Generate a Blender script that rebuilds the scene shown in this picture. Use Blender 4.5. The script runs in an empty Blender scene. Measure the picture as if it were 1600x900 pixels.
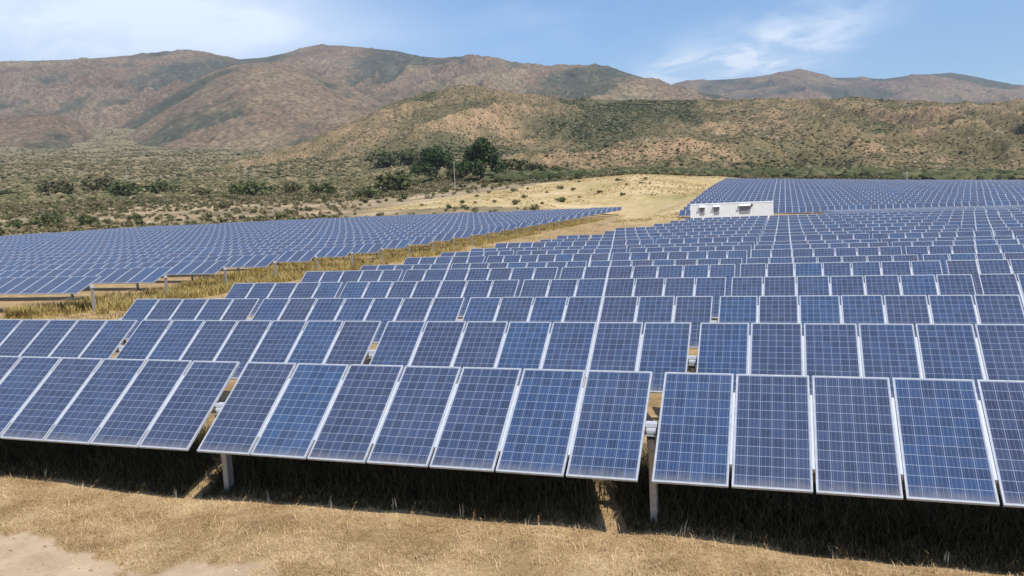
import bpy, math, random
import numpy as np
from mathutils import Matrix, Vector

random.seed(7)
rng = np.random.default_rng(7)
S = bpy.context.scene
COL = S.collection

# ------------------------------------------------------------------ camera
CAM = np.array([9.3587, -10.8344, 4.0133])
RIGHT = np.array([0.94787168, 0.31515294, -0.04709453])
UP = np.array([0.00828586, 0.12336622, 0.99232662])
BACK = np.array([0.31854453, -0.94098852, 0.11432404])
FWD = -BACK
FPX = 1272.78                      # focal length in pixels of a 1600 px wide picture
cam = bpy.data.cameras.new('camera')
cam.sensor_width = 36.0
cam.lens = FPX / 1600 * 36.0
cam.clip_start = 0.1
cam.clip_end = 30000
cam_o = bpy.data.objects.new('camera', cam)
m = Matrix.Identity(4)
for i in range(3):
    m[i][0] = RIGHT[i]; m[i][1] = UP[i]; m[i][2] = BACK[i]; m[i][3] = CAM[i]
cam_o.matrix_world = m
COL.objects.link(cam_o)
S.camera = cam_o

# ------------------------------------------------------------------ light and exposure
SUN_DIR = Vector((0.55, -0.43, 0.95)).normalized()
SUN_EL = math.asin(SUN_DIR.z)
SUN_ROT = math.atan2(SUN_DIR.x, SUN_DIR.y)
sun = bpy.data.lights.new('sun', 'SUN')
sun.energy = 4.2
sun.angle = math.radians(0.5)
sun.color = (1.0, 0.95, 0.87)
sun_o = bpy.data.objects.new('sun', sun)
sun_o.rotation_euler = SUN_DIR.to_track_quat('Z', 'Y').to_euler()
sun_o.location = (0, 0, 50)
COL.objects.link(sun_o)

S.view_settings.view_transform = 'Standard'
S.view_settings.look = 'None'
S.view_settings.exposure = 0.3
S.view_settings.gamma = 1.0
S.view_settings.use_curve_mapping = False
S.render.engine = 'CYCLES'
S.cycles.max_bounces = 6
S.cycles.diffuse_bounces = 2
S.cycles.glossy_bounces = 3
S.cycles.volume_bounces = 0
S.cycles.use_denoising = True
S.cycles.sample_clamp_indirect = 4.0


def pix_dir(u, v):
    """world direction (unit depth) of a place in a 1600x900 frame"""
    return FWD + (u - 800.0) / FPX * RIGHT + (450.0 - v) / FPX * UP


def at(u, v, d):
    return CAM + d * pix_dir(u, v)


def N(nt, t, **kw):
    n = nt.nodes.new(t)
    for k, val in kw.items():
        if k in n.inputs.keys():
            n.inputs[k].default_value = val
        else:
            setattr(n, k, val)
    return n


def math_n(nt, op, a, b=None, c=None, clamp=False):
    n = nt.nodes.new('ShaderNodeMath'); n.operation = op; n.use_clamp = clamp
    for i, x in enumerate((a, b, c)):
        if x is None: continue
        if isinstance(x, (int, float)): n.inputs[i].default_value = x
        else: nt.links.new(x, n.inputs[i])
    return n.outputs[0]


def mix_n(nt, fac, a, b, blend='MIX'):
    n = nt.nodes.new('ShaderNodeMix'); n.data_type = 'RGBA'; n.blend_type = blend
    for i, x in ((0, fac), (6, a), (7, b)):
        if isinstance(x, (int, float)): n.inputs[i].default_value = x
        elif isinstance(x, tuple): n.inputs[i].default_value = x if len(x) == 4 else (*x, 1)
        else: nt.links.new(x, n.inputs[i])
    return n.outputs[2]


def ramp_n(nt, fac, stops):
    n = nt.nodes.new('ShaderNodeValToRGB')
    e = n.color_ramp.elements
    while len(e) < len(stops): e.new(0.5)
    for el, (p, c) in zip(e, stops):
        el.position = p
        el.color = (c, c, c, 1) if isinstance(c, (int, float)) else (*c, 1)
    nt.links.new(fac, n.inputs[0])
    return n.outputs[0]


def smooth_n(nt, x, lo, hi):
    n = nt.nodes.new('ShaderNodeMapRange'); n.interpolation_type = 'SMOOTHSTEP'
    nt.links.new(x, n.inputs[0]); n.inputs[1].default_value = lo; n.inputs[2].default_value = hi
    return n.outputs[0]


# sky with high thin cloud
world = bpy.data.worlds.new('World'); S.world = world
world.use_nodes = True
nt = world.node_tree; nt.nodes.clear()
sky = N(nt, 'ShaderNodeTexSky', sky_type='NISHITA', sun_disc=False, sun_elevation=SUN_EL,
        sun_rotation=SUN_ROT, altitude=500.0, air_density=1.0, dust_density=0.3, ozone_density=3.0)
tc = N(nt, 'ShaderNodeTexCoord')


def cloud_blob(u, v, su, sv, rot=0.0):
    """soft mask of a cloud bank round a direction of the sky"""
    d = pix_dir(u, v); d = d / np.linalg.norm(d)
    ca, sa = math.cos(rot), math.sin(rot)
    ax = ca * RIGHT + sa * UP; ay = -sa * RIGHT + ca * UP
    sq = None
    for vec, s in ((ax, su / FPX), (ay, sv / FPX)):
        vm = N(nt, 'ShaderNodeVectorMath', operation='DOT_PRODUCT'); nt.links.new(tc.outputs['Generated'], vm.inputs[0])
        vm.inputs[1].default_value = tuple(vec)
        x = math_n(nt, 'SUBTRACT', vm.outputs['Value'], float(np.dot(d, vec)))
        x = math_n(nt, 'DIVIDE', x, s)
        x = math_n(nt, 'MULTIPLY', x, x)
        sq = x if sq is None else math_n(nt, 'ADD', sq, x)
    return math_n(nt, 'POWER', 2.718, math_n(nt, 'MULTIPLY', sq, -1.0))


mp = N(nt, 'ShaderNodeMapping'); nt.links.new(tc.outputs['Generated'], mp.inputs[0])
mp.inputs['Rotation'].default_value = (0.15, 0.35, 0.4); mp.inputs['Scale'].default_value = (5, 9, 16)
no = N(nt, 'ShaderNodeTexNoise', Scale=1.0, Detail=9.0, Roughness=0.62, Distortion=0.6); nt.links.new(mp.outputs[0], no.inputs['Vector'])
wisp = smooth_n(nt, no.outputs['Fac'], 0.40, 0.66)
mask = cloud_blob(60, 40, 330, 95, 0.0)
mask = math_n(nt, 'ADD', mask, math_n(nt, 'MULTIPLY', cloud_blob(360, 20, 190, 60), 0.75))
veil = math_n(nt, 'MULTIPLY', mask, math_n(nt, 'MULTIPLY_ADD', wisp, 0.25, 0.70))
m2 = math_n(nt, 'ADD', math_n(nt, 'MULTIPLY', cloud_blob(1165, 88, 120, 38, 0.15), 1.15), math_n(nt, 'MULTIPLY', cloud_blob(1280, 50, 80, 45, 0.6), 0.40))
m2 = math_n(nt, 'ADD', m2, math_n(nt, 'MULTIPLY', cloud_blob(1070, 112, 75, 18, 0.1), 0.7))
no3 = N(nt, 'ShaderNodeTexNoise', Scale=2.6, Detail=8.0, Roughness=0.62, Distortion=0.5); nt.links.new(mp.outputs[0], no3.inputs['Vector'])
m2 = math_n(nt, 'MULTIPLY', m2, math_n(nt, 'MULTIPLY_ADD', smooth_n(nt, no3.outputs['Fac'], 0.36, 0.64), 0.75, 0.22))
# loose cirrus over the rest of the sky
no2 = N(nt, 'ShaderNodeTexNoise', Scale=0.55, Detail=6.0, Roughness=0.6, Distortion=0.4); nt.links.new(mp.outputs[0], no2.inputs['Vector'])
far_c = math_n(nt, 'MULTIPLY', smooth_n(nt, no2.outputs['Fac'], 0.52, 0.85), 0.30)
cl = math_n(nt, 'ADD', math_n(nt, 'ADD', veil, m2), far_c, clamp=True)
cl = math_n(nt, 'MULTIPLY', cl, 0.86)
skyc = mix_n(nt, cl, mix_n(nt, 1.0, sky.outputs[0], (0.84, 1.0, 1.12), 'MULTIPLY'), (7.9, 8.6, 9.4))
bg = N(nt, 'ShaderNodeBackground', Strength=0.12)
nt.links.new(skyc, bg.inputs[0])
out = N(nt, 'ShaderNodeOutputWorld'); nt.links.new(bg.outputs[0], out.inputs[0])

# ------------------------------------------------------------------ helpers


def mat(name, color=(0.5, 0.5, 0.5), rough=0.6, metal=0.0, spec=0.5):
    mt = bpy.data.materials.new(name); mt.use_nodes = True
    b = mt.node_tree.nodes['Principled BSDF']
    b.inputs['Base Color'].default_value = (*color, 1)
    b.inputs['Roughness'].default_value = rough
    b.inputs['Metallic'].default_value = metal
    b.inputs['Specular IOR Level'].default_value = spec
    return mt, mt.node_tree, b


class MB:
    """collects faces and links them as one mesh"""
    def __init__(s): s.v = []; s.f = []; s.mi = []; s.uv = {}

    def face(s, pts, mi=0, uv=None):
        n = len(s.v); s.v += [tuple(p) for p in pts]
        s.f.append(tuple(range(n, n + len(pts)))); s.mi.append(mi)
        if uv: s.uv[len(s.f) - 1] = uv

    def box(s, lo, hi, mi=0, M=None):
        x0, y0, z0 = lo; x1, y1, z1 = hi
        c = [(x0, y0, z0), (x1, y0, z0), (x1, y1, z0), (x0, y1, z0), (x0, y0, z1), (x1, y0, z1), (x1, y1, z1), (x0, y1, z1)]
        if M is not None: c = [tuple(M @ Vector(p)) for p in c]
        n = len(s.v); s.v += c
        for q in ((3, 2, 1, 0), (4, 5, 6, 7), (0, 1, 5, 4), (1, 2, 6, 5), (2, 3, 7, 6), (3, 0, 4, 7)):
            s.f.append(tuple(n + i for i in q)); s.mi.append(mi)

    def tube(s, pts, rad, n=8, mi=0):
        rings = []
        for i, p in enumerate(pts):
            p = Vector([float(q) for q in p]); a = Vector(pts[max(i - 1, 0)]); b = Vector(pts[min(i + 1, len(pts) - 1)])
            d = (b - a).normalized()
            t = Vector((1, 0, 0)) if abs(d.x) < 0.8 else Vector((0, 1, 0))
            e1 = d.cross(t).normalized(); e2 = d.cross(e1)
            r = float(rad[i] if isinstance(rad, (list, tuple)) else rad)
            k = len(s.v)
            for j in range(n):
                w = 2 * math.pi * j / n
                s.v.append(tuple(p + r * (math.cos(w) * e1 + math.sin(w) * e2)))
            rings.append(k)
        for a, b in zip(rings, rings[1:]):
            for j in range(n):
                s.f.append((a + j, a + (j + 1) % n, b + (j + 1) % n, b + j)); s.mi.append(mi)
        s.f.append(tuple(rings[0] + j for j in reversed(range(n)))); s.mi.append(mi)
        s.f.append(tuple(rings[-1] + j for j in range(n))); s.mi.append(mi)

    def mesh(s, name, mats):
        me = bpy.data.meshes.new(name)
        me.from_pydata(s.v, [], s.f)
        for mt in mats: me.materials.append(mt)
        me.polygons.foreach_set('material_index', s.mi)
        if s.uv:
            ul = me.uv_layers.new(name='UVMap')
            for fi, uv in s.uv.items():
                p = me.polygons[fi]
                for li, c in zip(p.loop_indices, uv): ul.data[li].uv = c
        me.update()
        return me


def np_mesh(name, verts, faces, mats, smooth=False, mi=None):
    """faces: (n,3) or (n,4) int array"""
    me = bpy.data.meshes.new(name)
    nv, nf, k = len(verts), len(faces), faces.shape[1]
    me.vertices.add(nv); me.vertices.foreach_set('co', np.ascontiguousarray(verts, dtype=np.float32).ravel())
    me.loops.add(nf * k); me.loops.foreach_set('vertex_index', np.ascontiguousarray(faces, dtype=np.int32).ravel())
    me.polygons.add(nf); me.polygons.foreach_set('loop_start', np.arange(0, nf * k, k, dtype=np.int32))
    if mi is not None: me.polygons.foreach_set('material_index', np.asarray(mi, dtype=np.int32))
    me.polygons.foreach_set('use_smooth', np.full(nf, smooth))
    for mt in mats: me.materials.append(mt)
    me.update(calc_edges=True)
    return me


def attr(me, name, vals, domain='POINT'):
    a = me.attributes.new(name, 'FLOAT', domain)
    a.data.foreach_set('value', np.ascontiguousarray(vals, dtype=np.float32))


def link(name, data, parent=None, loc=(0, 0, 0), rot=(0, 0, 0), scale=None):
    o = bpy.data.objects.new(name, data)
    o.location = loc; o.rotation_euler = rot
    if scale is not None: o.scale = scale
    if parent is not None: o.parent = parent
    COL.objects.link(o)
    return o


def tag(o, label=None, cat=None, group=None, kind=None):
    if label: o['label'] = label
    if cat: o['category'] = cat
    if group: o['group'] = group
    if kind: o['kind'] = kind
    return o


# value noise --------------------------------------------------------------
def _h(ix, iy, s):
    n = (ix.astype(np.int64) * 374761393 + iy.astype(np.int64) * 668265263 + s * 974711) & 0x7fffffff
    n = ((n ^ (n >> 13)) * 1274126177) & 0x7fffffff
    return ((n ^ (n >> 16)) & 0xffff) / 65535.0


def vnoise(x, y, s=0):
    ix = np.floor(x); iy = np.floor(y); fx = x - ix; fy = y - iy
    fx = fx * fx * fx * (fx * (fx * 6 - 15) + 10); fy = fy * fy * fy * (fy * (fy * 6 - 15) + 10)
    a = _h(ix, iy, s); b = _h(ix + 1, iy, s); c = _h(ix, iy + 1, s); d = _h(ix + 1, iy + 1, s)
    return a + (b - a) * fx + (c - a) * fy + (a - b - c + d) * fx * fy


def fbm(x, y, s=0, o=5, g=0.5):
    t = 0; w = 1; tot = 0
    for k in range(o):
        t = t + w * vnoise(x + 17.3 * k, y - 9.1 * k, s + k); tot += w; w *= g; x = x * 2.03; y = y * 2.03
    return t / tot


def ridged(x, y, s=0, o=5, g=0.5):
    t = 0; w = 1; tot = 0
    for k in range(o):
        t = t + w * (1 - np.abs(2 * vnoise(x + 5.7 * k, y + 3.1 * k, s + k) - 1)); tot += w; w *= g; x = x * 2.1; y = y * 2.1
    return t / tot


def sstep(x, a, b):
    t = np.clip((x - a) / (b - a), 0, 1); return t * t * (3 - 2 * t)


# ------------------------------------------------------------------ layout of the solar fields
PL, PWID = 1.956, 1.022            # panel length and width
PITCH = 1.0636                     # panel to panel along a table
NPAN = 7
TW = 6 * PITCH + PWID              # length of a full table
TP = 7.6006                        # table to table
GAP = TP - TW
ROW = 5.6                          # row to row
AX = 1.54                          # torque tube above ground
T_N, T_L, T_F = math.radians(37.3), math.radians(23.0), math.radians(31.0)
ROWZ = [0, -.16, -.32, -.40, -.48, -.72, -.78, -.92, -1.11, -1.09, -1.22, -1.24, -1.23, -1.22, -1.17, -1.14, -1.12]


def near_z(x, y):
    """bottom edge of the near field's panels"""
    z = np.interp(y, [k * ROW for k in range(17)] + [100, 126, 135], ROWZ + [-1.3, -1.9, -1.6])
    return z - 0.010 * np.clip(x - 11, 0, 60) * sstep(y, 20, 95)


def left_z(x, y):
    z = np.interp(y, [24, 40, 52, 57, 100, 140, 178], [-.25, -.45, -.70, -.80, -.85, -.87, -.87])
    return z + np.interp(-x, [27, 60, 90, 118, 140], [0, .55, 1.0, 1.05, .45]) * sstep(y, 30, 105)


def far_z(x, y):
    z0 = np.interp(x, [-9, 30, 67], [-1.08, -1.40, -1.85])
    z1 = np.interp(x, [-9, 40, 75], [4.9, 1.97, 0.15])
    t = (y - 130) / 120.0
    return z0 + (z1 - z0) * (t + 0.10 * np.sin(np.pi * np.clip(t, 0, 1)))


H_N = AX - PL / 2 * math.sin(T_N)   # bottom edge above ground
H_L = AX - PL / 2 * math.sin(T_L)
H_F = AX - PL / 2 * math.sin(T_F)

# ------------------------------------------------------------------ terrain height: smooth surface through surveyed points
ctrl = []
for k in range(17):
    for x in (-13, -4, 6, 16, 26, 36, 46):
        y = k * ROW + .7
        ctrl.append((x, y, float(near_z(x, y)) - H_N))
for x in (-40, -25, -14, -5, 2, 8, 14, 22, 40):
    for y in (-3.5, -1.0):
        ctrl.append((x, y, -0.95 - 0.02 * max(0, -y)))
for y in (103, 112, 122):
    for x in (-2, 12, 28, 45, 62):
        ctrl.append((x, y, float(near_z(x, y)) - H_N))
for j in range(0, 28, 3):
    y = 23.5 + ROW * j
    for x in (-21, -28, -45, -70, -95, -120):
        if y > 178 + .62 * (x + 26) + 8 : continue
        ctrl.append((x, y, float(left_z(min(x, -27), y)) - H_L))
for y in (131, 150, 175, 200, 225, 248):
    for x in (-9, 5, 25, 45, 65, 85):
        ctrl.append((x, y, float(far_z(x, y)) - H_F))
FAR_V = {
    -250: [(260, 352), (400, 335), (700, 300), (1100, 270), (1700, 246), (2600, 228)],
    -100: [(215, 356), (300, 338), (450, 318), (700, 290), (1100, 262), (1700, 240), (2600, 225)],
    100: [(205, 350), (260, 338), (350, 320), (500, 302), (800, 272), (1200, 247), (1700, 233), (2600, 215)],
    300: [(220, 342), (280, 328), (400, 308), (600, 284), (900, 262), (1300, 243), (1800, 232), (2600, 215)],
    500: [(240, 329), (290, 318), (420, 298), (650, 272), (950, 252), (1300, 238), (1800, 228)],
    640: [(250, 318), (300, 308), (420, 290), (600, 268), (900, 245), (1300, 230)],
    750: [(235, 310), (280, 300), (330, 290), (420, 275), (600, 262), (900, 250)],
    850: [(225, 308), (255, 297), (290, 285.5), (330, 284), (420, 275), (600, 265), (900, 255)],
    1000: [(210, 305), (235, 289), (265, 276), (290, 272.5), (340, 275), (450, 269), (600, 262), (900, 250)],
    1130: [(262, 279), (275, 276), (310, 280), (400, 274), (600, 265), (900, 255)],
    1300: [(290, 284), (400, 275), (600, 264), (900, 255)],
    1450: [(290, 290), (400, 276), (600, 266), (900, 258)],
    1620: [(290, 292), (400, 278), (600, 266), (900, 258)],
    1850: [(290, 292), (400, 278), (600, 266), (900, 258)],
}
for u, lst in FAR_V.items():
    for d, v in lst: ctrl.append(tuple(at(u, v, d)))
ctrl = np.array(ctrl)


def polar(x, y):
    dx = x - CAM[0]; dy = y - CAM[1]
    a = np.arctan2(dx * RIGHT[0] + dy * RIGHT[1], dx * FWD[0] + dy * FWD[1])
    return np.clip(a, -0.85, 0.85), np.log(np.clip(np.hypot(dx, dy), 6.5, 2600))


def _tk(r2): return np.where(r2 > 1e-12, 0.5 * r2 * np.log(r2 + 1e-20), 0)


_ca, _cr = polar(ctrl[:, 0], ctrl[:, 1])
_cs = np.stack([_ca * 3, _cr], 1)
_dist = np.exp(_cr)
_zs = (ctrl[:, 2] - CAM[2]) / _dist            # interpolate the slope seen, keeps far points in scale
_n = len(_cs)
_K = _tk(((_cs[:, None] - _cs[None]) ** 2).sum(-1)) + np.eye(_n) * 2e-5
_Pm = np.concatenate([np.ones((_n, 1)), _cs], 1)
_A = np.zeros((_n + 3, _n + 3)); _A[:_n, :_n] = _K; _A[:_n, _n:] = _Pm; _A[_n:, :_n] = _Pm.T
_w = np.linalg.solve(_A, np.concatenate([_zs, np.zeros(3)]))


def ground_base(x, y):
    x = np.atleast_1d(np.asarray(x, float)); y = np.atleast_1d(np.asarray(y, float))
    out = np.empty(len(x))
    for i in range(0, len(x), 20000):
        a, r = polar(x[i:i + 20000], y[i:i + 20000]); q = np.stack([a * 3, r], 1)
        k = _tk(((q[:, None] - _cs[None]) ** 2).sum(-1))
        e = k @ _w[:_n] + _w[_n] + q @ _w[_n + 1:]
        dist = np.hypot(x[i:i + 20000] - CAM[0], y[i:i + 20000] - CAM[1])
        z = CAM[2] + e * np.exp(r)
        z = np.where(dist > 2600, z - 0.05 * (dist - 2600), z)
        flat = sstep(dist, 6.5, 9.5)
        out[i:i + 20000] = z * flat + (-1.0) * (1 - flat)
    return out


def inpoly(x, y, poly):
    c = np.zeros(len(x), bool); n = len(poly); j = n - 1
    for i in range(n):
        xi, yi = poly[i]; xj, yj = poly[j]
        c ^= ((yi > y) != (yj > y)) & (x < (xj - xi) * (y - yi) / (yj - yi + 1e-12) + xi); j = i
    return c


PASTURE = [tuple(at(u, 300, d)[:2]) for u, d in ((975, 186), (880, 196), (640, 226), (560, 232), (640, 250), (700, 262), (790, 276), (880, 292), (1000, 292), (1135, 272))] + [(-9, 250), (-9, 128), (-20, 128)]
FIELDS = [(-14, -30), (60, -30), (110, 255), (-10, 255), (-10, 128), (-22, 128), (-24, 184), (-26, 184), (-84, 162), (-122, 124), (-160, 104), (-160, 20), (-29, 20), (-27, -30)]


def bump(x, y):
    r = np.hypot(x - CAM[0], y - CAM[1])
    near = (fbm(x * 1.7, y * 1.7, 3, 4) - .5) * 0.10 * (1 - sstep(r, 30, 80))
    mid = (fbm(x * .12, y * .12, 5, 4) - .5) * 0.5 * sstep(r, 190, 300)
    far = (fbm(x * .012, y * .012, 8, 5) - .5) * 14 * sstep(r, 320, 900)
    return near + mid + far


def ground_z(x, y):
    x = np.atleast_1d(np.asarray(x, float)); y = np.atleast_1d(np.asarray(y, float))
    return ground_base(x, y) + bump(x, y)


def sandy(x, y):
    """1 on the bare sandy track in front of the first row"""
    e = -1.55 + (fbm(x * .55, y * .9, 21, 4) - .5) * 2.2 + (fbm(x * 3.1, y * 3.1, 27, 4) - .5) * .9
    e = e - 0.11 * np.clip(x + 2.5, 0, 20)
    return 1 - sstep(y, e - .10, e + .10)


# ground sheet ----------------------------------------------------------------
az = np.concatenate([np.linspace(-math.pi, -0.72, 50)[:-1], np.linspace(-0.72, 0.72, 620), np.linspace(0.72, math.pi, 50)[1:]])
rr = np.concatenate([[0.4, 2.5, 4.5], np.geomspace(6.5, 3200, 430), [4500, 8000]])
A, Rr = np.meshgrid(az, rr)
f2 = np.array([FWD[0], FWD[1]]); f2 /= np.linalg.norm(f2)
r2 = np.array([f2[1], -f2[0]])
gx = (CAM[0] + Rr * (np.cos(A) * f2[0] + np.sin(A) * r2[0])).ravel()
gy = (CAM[1] + Rr * (np.cos(A) * f2[1] + np.sin(A) * r2[1])).ravel()
gz = ground_z(gx, gy)
na, nr = len(az), len(rr)
idx = np.arange(na * nr).reshape(nr, na)
fc = np.stack([idx[:-1, :-1].ravel(), idx[:-1, 1:].ravel(), idx[1:, 1:].ravel(), idx[1:, :-1].ravel()], 1)
dist = np.hypot(gx - CAM[0], gy - CAM[1])
in_f = inpoly(gx, gy, FIELDS); in_p = inpoly(gx, gy, PASTURE)
a_sand = sandy(gx, gy) * (dist < 60)
a_past = (in_p).astype(float)
a_scrub = ((~in_f) & (~in_p) & (dist > 120) & (gy > 60)).astype(float)

gm, nt, b = mat('dry_ground', rough=0.95, spec=0.15)
geo = N(nt, 'ShaderNodeNewGeometry')


def att(nt, name):
    n = nt.nodes.new('ShaderNodeAttribute'); n.attribute_name = name; return n.outputs['Fac']


def noise(nt, scale, detail=5.0, rough=0.6, vec=None, dist=0.0):
    n = N(nt, 'ShaderNodeTexNoise', Scale=scale, Detail=detail, Roughness=rough, Distortion=dist)
    if vec is not None: nt.links.new(vec, n.inputs['Vector'])
    return n.outputs['Fac']


P = geo.outputs['Position']
straw = ramp_n(nt, noise(nt, 1.3, 7, .7, P), [(0.30, (0.31, 0.205, 0.100)), (0.5, (0.46, 0.322, 0.166)), (0.70, (0.58, 0.43, 0.245))])
fine = ramp_n(nt, noise(nt, 22, 4, .7, P), [(0.3, 0.55), (0.7, 1.25)])
straw = mix_n(nt, 0.8, straw, fine, 'MULTIPLY')
straw = mix_n(nt, 1.0, straw, mix_n(nt, smooth_n(nt, noise(nt, 0.9, 5, .65, P), .36, .64), (0.82, 0.77, 0.70), (1.14, 1.13, 1.12)), 'MULTIPLY')
sand = ramp_n(nt, noise(nt, 2.5, 8, .7, P), [(0.3, (0.48, 0.335, 0.20)), (0.7, (0.64, 0.475, 0.31))])
past = ramp_n(nt, noise(nt, 0.06, 7, .65, P), [(0.32, (0.37, 0.28, 0.115)), (0.5, (0.54, 0.40, 0.20)), (0.68, (0.64, 0.49, 0.285))])
scr = ramp_n(nt, noise(nt, 0.028, 8, .7, P), [(0.36, (0.15, 0.13, 0.07)), (0.5, (0.30, 0.225, 0.125)), (0.60, (0.50, 0.37, 0.225))])
c = mix_n(nt, att(nt, 'sand'), straw, sand)
past = mix_n(nt, math_n(nt, 'MULTIPLY', smooth_n(nt, noise(nt, 0.035, 5, .6, P), 0.50, 0.66), 0.55), past, (0.30, 0.26, 0.09))
past = mix_n(nt, 0.7, past, ramp_n(nt, noise(nt, 0.5, 7, .75, P), [(0.35, 0.72), (0.65, 1.22)]), 'MULTIPLY')
c = mix_n(nt, att(nt, 'pasture'), c, past)
fsc = ramp_n(nt, noise(nt, 0.05, 8, .75, P), [(0.36, (0.135, 0.122, 0.062)), (0.5, (0.215, 0.178, 0.098)), (0.64, (0.34, 0.262, 0.155))])
scr = mix_n(nt, att(nt, 'far_plain'), scr, fsc)
c = mix_n(nt, att(nt, 'scrub'), c, scr)
nt.links.new(c, b.inputs['Base Color'])
bp = N(nt, 'ShaderNodeBump', Strength=0.8, Distance=0.04); nt.links.new(noise(nt, 12, 8, .75, P), bp.inputs['Height'])
nt.links.new(bp.outputs[0], b.inputs['Normal'])
gme = np_mesh('ground', np.stack([gx, gy, gz], 1), fc[:, ::-1], [gm], True)
attr(gme, 'far_plain', sstep(dist, 330, 430)); attr(gme, 'sand', a_sand); attr(gme, 'pasture', a_past); attr(gme, 'scrub', a_scrub)
tag(link('ground', gme), kind='structure')

# ------------------------------------------------------------------ hills and mountains
hm, nt, b = mat('hill_slope', rough=0.95, spec=0.1)
geo = N(nt, 'ShaderNodeNewGeometry'); P = geo.outputs['Position']
soil = ramp_n(nt, noise(nt, 0.012, 8, .65, P), [(0.36, (0.135, 0.115, 0.058)), (0.5, (0.225, 0.168, 0.088)), (0.62, (0.36, 0.240, 0.138))])
speck = ramp_n(nt, noise(nt, 0.42, 5, .75, P), [(0.38, 0.5), (0.62, 1.4)])
soil = mix_n(nt, 0.85, soil, speck, 'MULTIPLY')
veg = ramp_n(nt, noise(nt, 0.05, 7, .7, P), [(0.35, (0.075, 0.076, 0.040)), (0.65, (0.15, 0.138, 0.070))])
vf = math_n(nt, 'ADD', att(nt, 'veg'), math_n(nt, 'MULTIPLY', math_n(nt, 'SUBTRACT', noise(nt, 0.09, 6, .75, P), 0.5), 1.6))
c = mix_n(nt, smooth_n(nt, vf, 0.15, 0.85), soil, veg)
rock = smooth_n(nt, noise(nt, 0.055, 3, .5, P), 0.62, 0.70)
rk2 = smooth_n(nt, noise(nt, 0.35, 3, .6, P), 0.56, 0.64)
c = mix_n(nt, math_n(nt, 'MULTIPLY', math_n(nt, 'MULTIPLY', rock, rk2), att(nt, 'rocky')), c, (0.42, 0.36, 0.29))
nt.links.new(c, b.inputs['Base Color'])
bp = N(nt, 'ShaderNodeBump', Strength=0.8, Distance=2.2); nt.links.new(noise(nt, 0.18, 6, .7, P), bp.inputs['Height'])
nt.links.new(bp.outputs[0], b.inputs['Normal'])

mm, nt, b = mat('mountain_slope', rough=0.95, spec=0.1)
geo = N(nt, 'ShaderNodeNewGeometry'); P = geo.outputs['Position']
soil = ramp_n(nt, noise(nt, 0.0035, 8, .65, P), [(0.34, (0.170, 0.116, 0.072)), (0.5, (0.232, 0.163, 0.102)), (0.66, (0.27, 0.208, 0.122))])
veg = ramp_n(nt, noise(nt, 0.012, 7, .7, P), [(0.35, (0.062, 0.068, 0.046)), (0.65, (0.122, 0.120, 0.074))])
vf = math_n(nt, 'ADD', att(nt, 'veg'), math_n(nt, 'MULTIPLY', math_n(nt, 'SUBTRACT', noise(nt, 0.02, 8, .75, P), 0.5), 1.5))
c = mix_n(nt, smooth_n(nt, vf, 0.05, 0.66), soil, veg)
sp = ramp_n(nt, noise(nt, 0.08, 6, .8, P), [(0.38, 0.5), (0.62, 1.45)])
c = mix_n(nt, 0.9, c, sp, 'MULTIPLY')
vo = N(nt, 'ShaderNodeTexVoronoi', Scale=0.075); nt.links.new(P, vo.inputs['Vector'])
vs = N(nt, 'ShaderNodeSeparateColor'); nt.links.new(vo.outputs['Color'], vs.inputs[0])
dots = math_n(nt, 'MULTIPLY', math_n(nt, 'LESS_THAN', vo.outputs['Distance'], 0.48), math_n(nt, 'GREATER_THAN', vs.outputs[0], 0.42))
c = mix_n(nt, math_n(nt, 'MULTIPLY', dots, 0.50), c, (0.062, 0.066, 0.040))
pale = math_n(nt, 'MULTIPLY', math_n(nt, 'LESS_THAN', vo.outputs['Distance'], 0.40), math_n(nt, 'LESS_THAN', vs.outputs[0], 0.10))
c = mix_n(nt, math_n(nt, 'MULTIPLY', pale, 0.5), c, (0.32, 0.25, 0.17))
nt.links.new(c, b.inputs['Base Color'])
bp = N(nt, 'ShaderNodeBump', Strength=0.8, Distance=10.0); nt.links.new(noise(nt, 0.025, 8, .75, P), bp.inputs['Height'])
nt.links.new(bp.outputs[0], b.inputs['Normal'])

HILLS = {}


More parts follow.
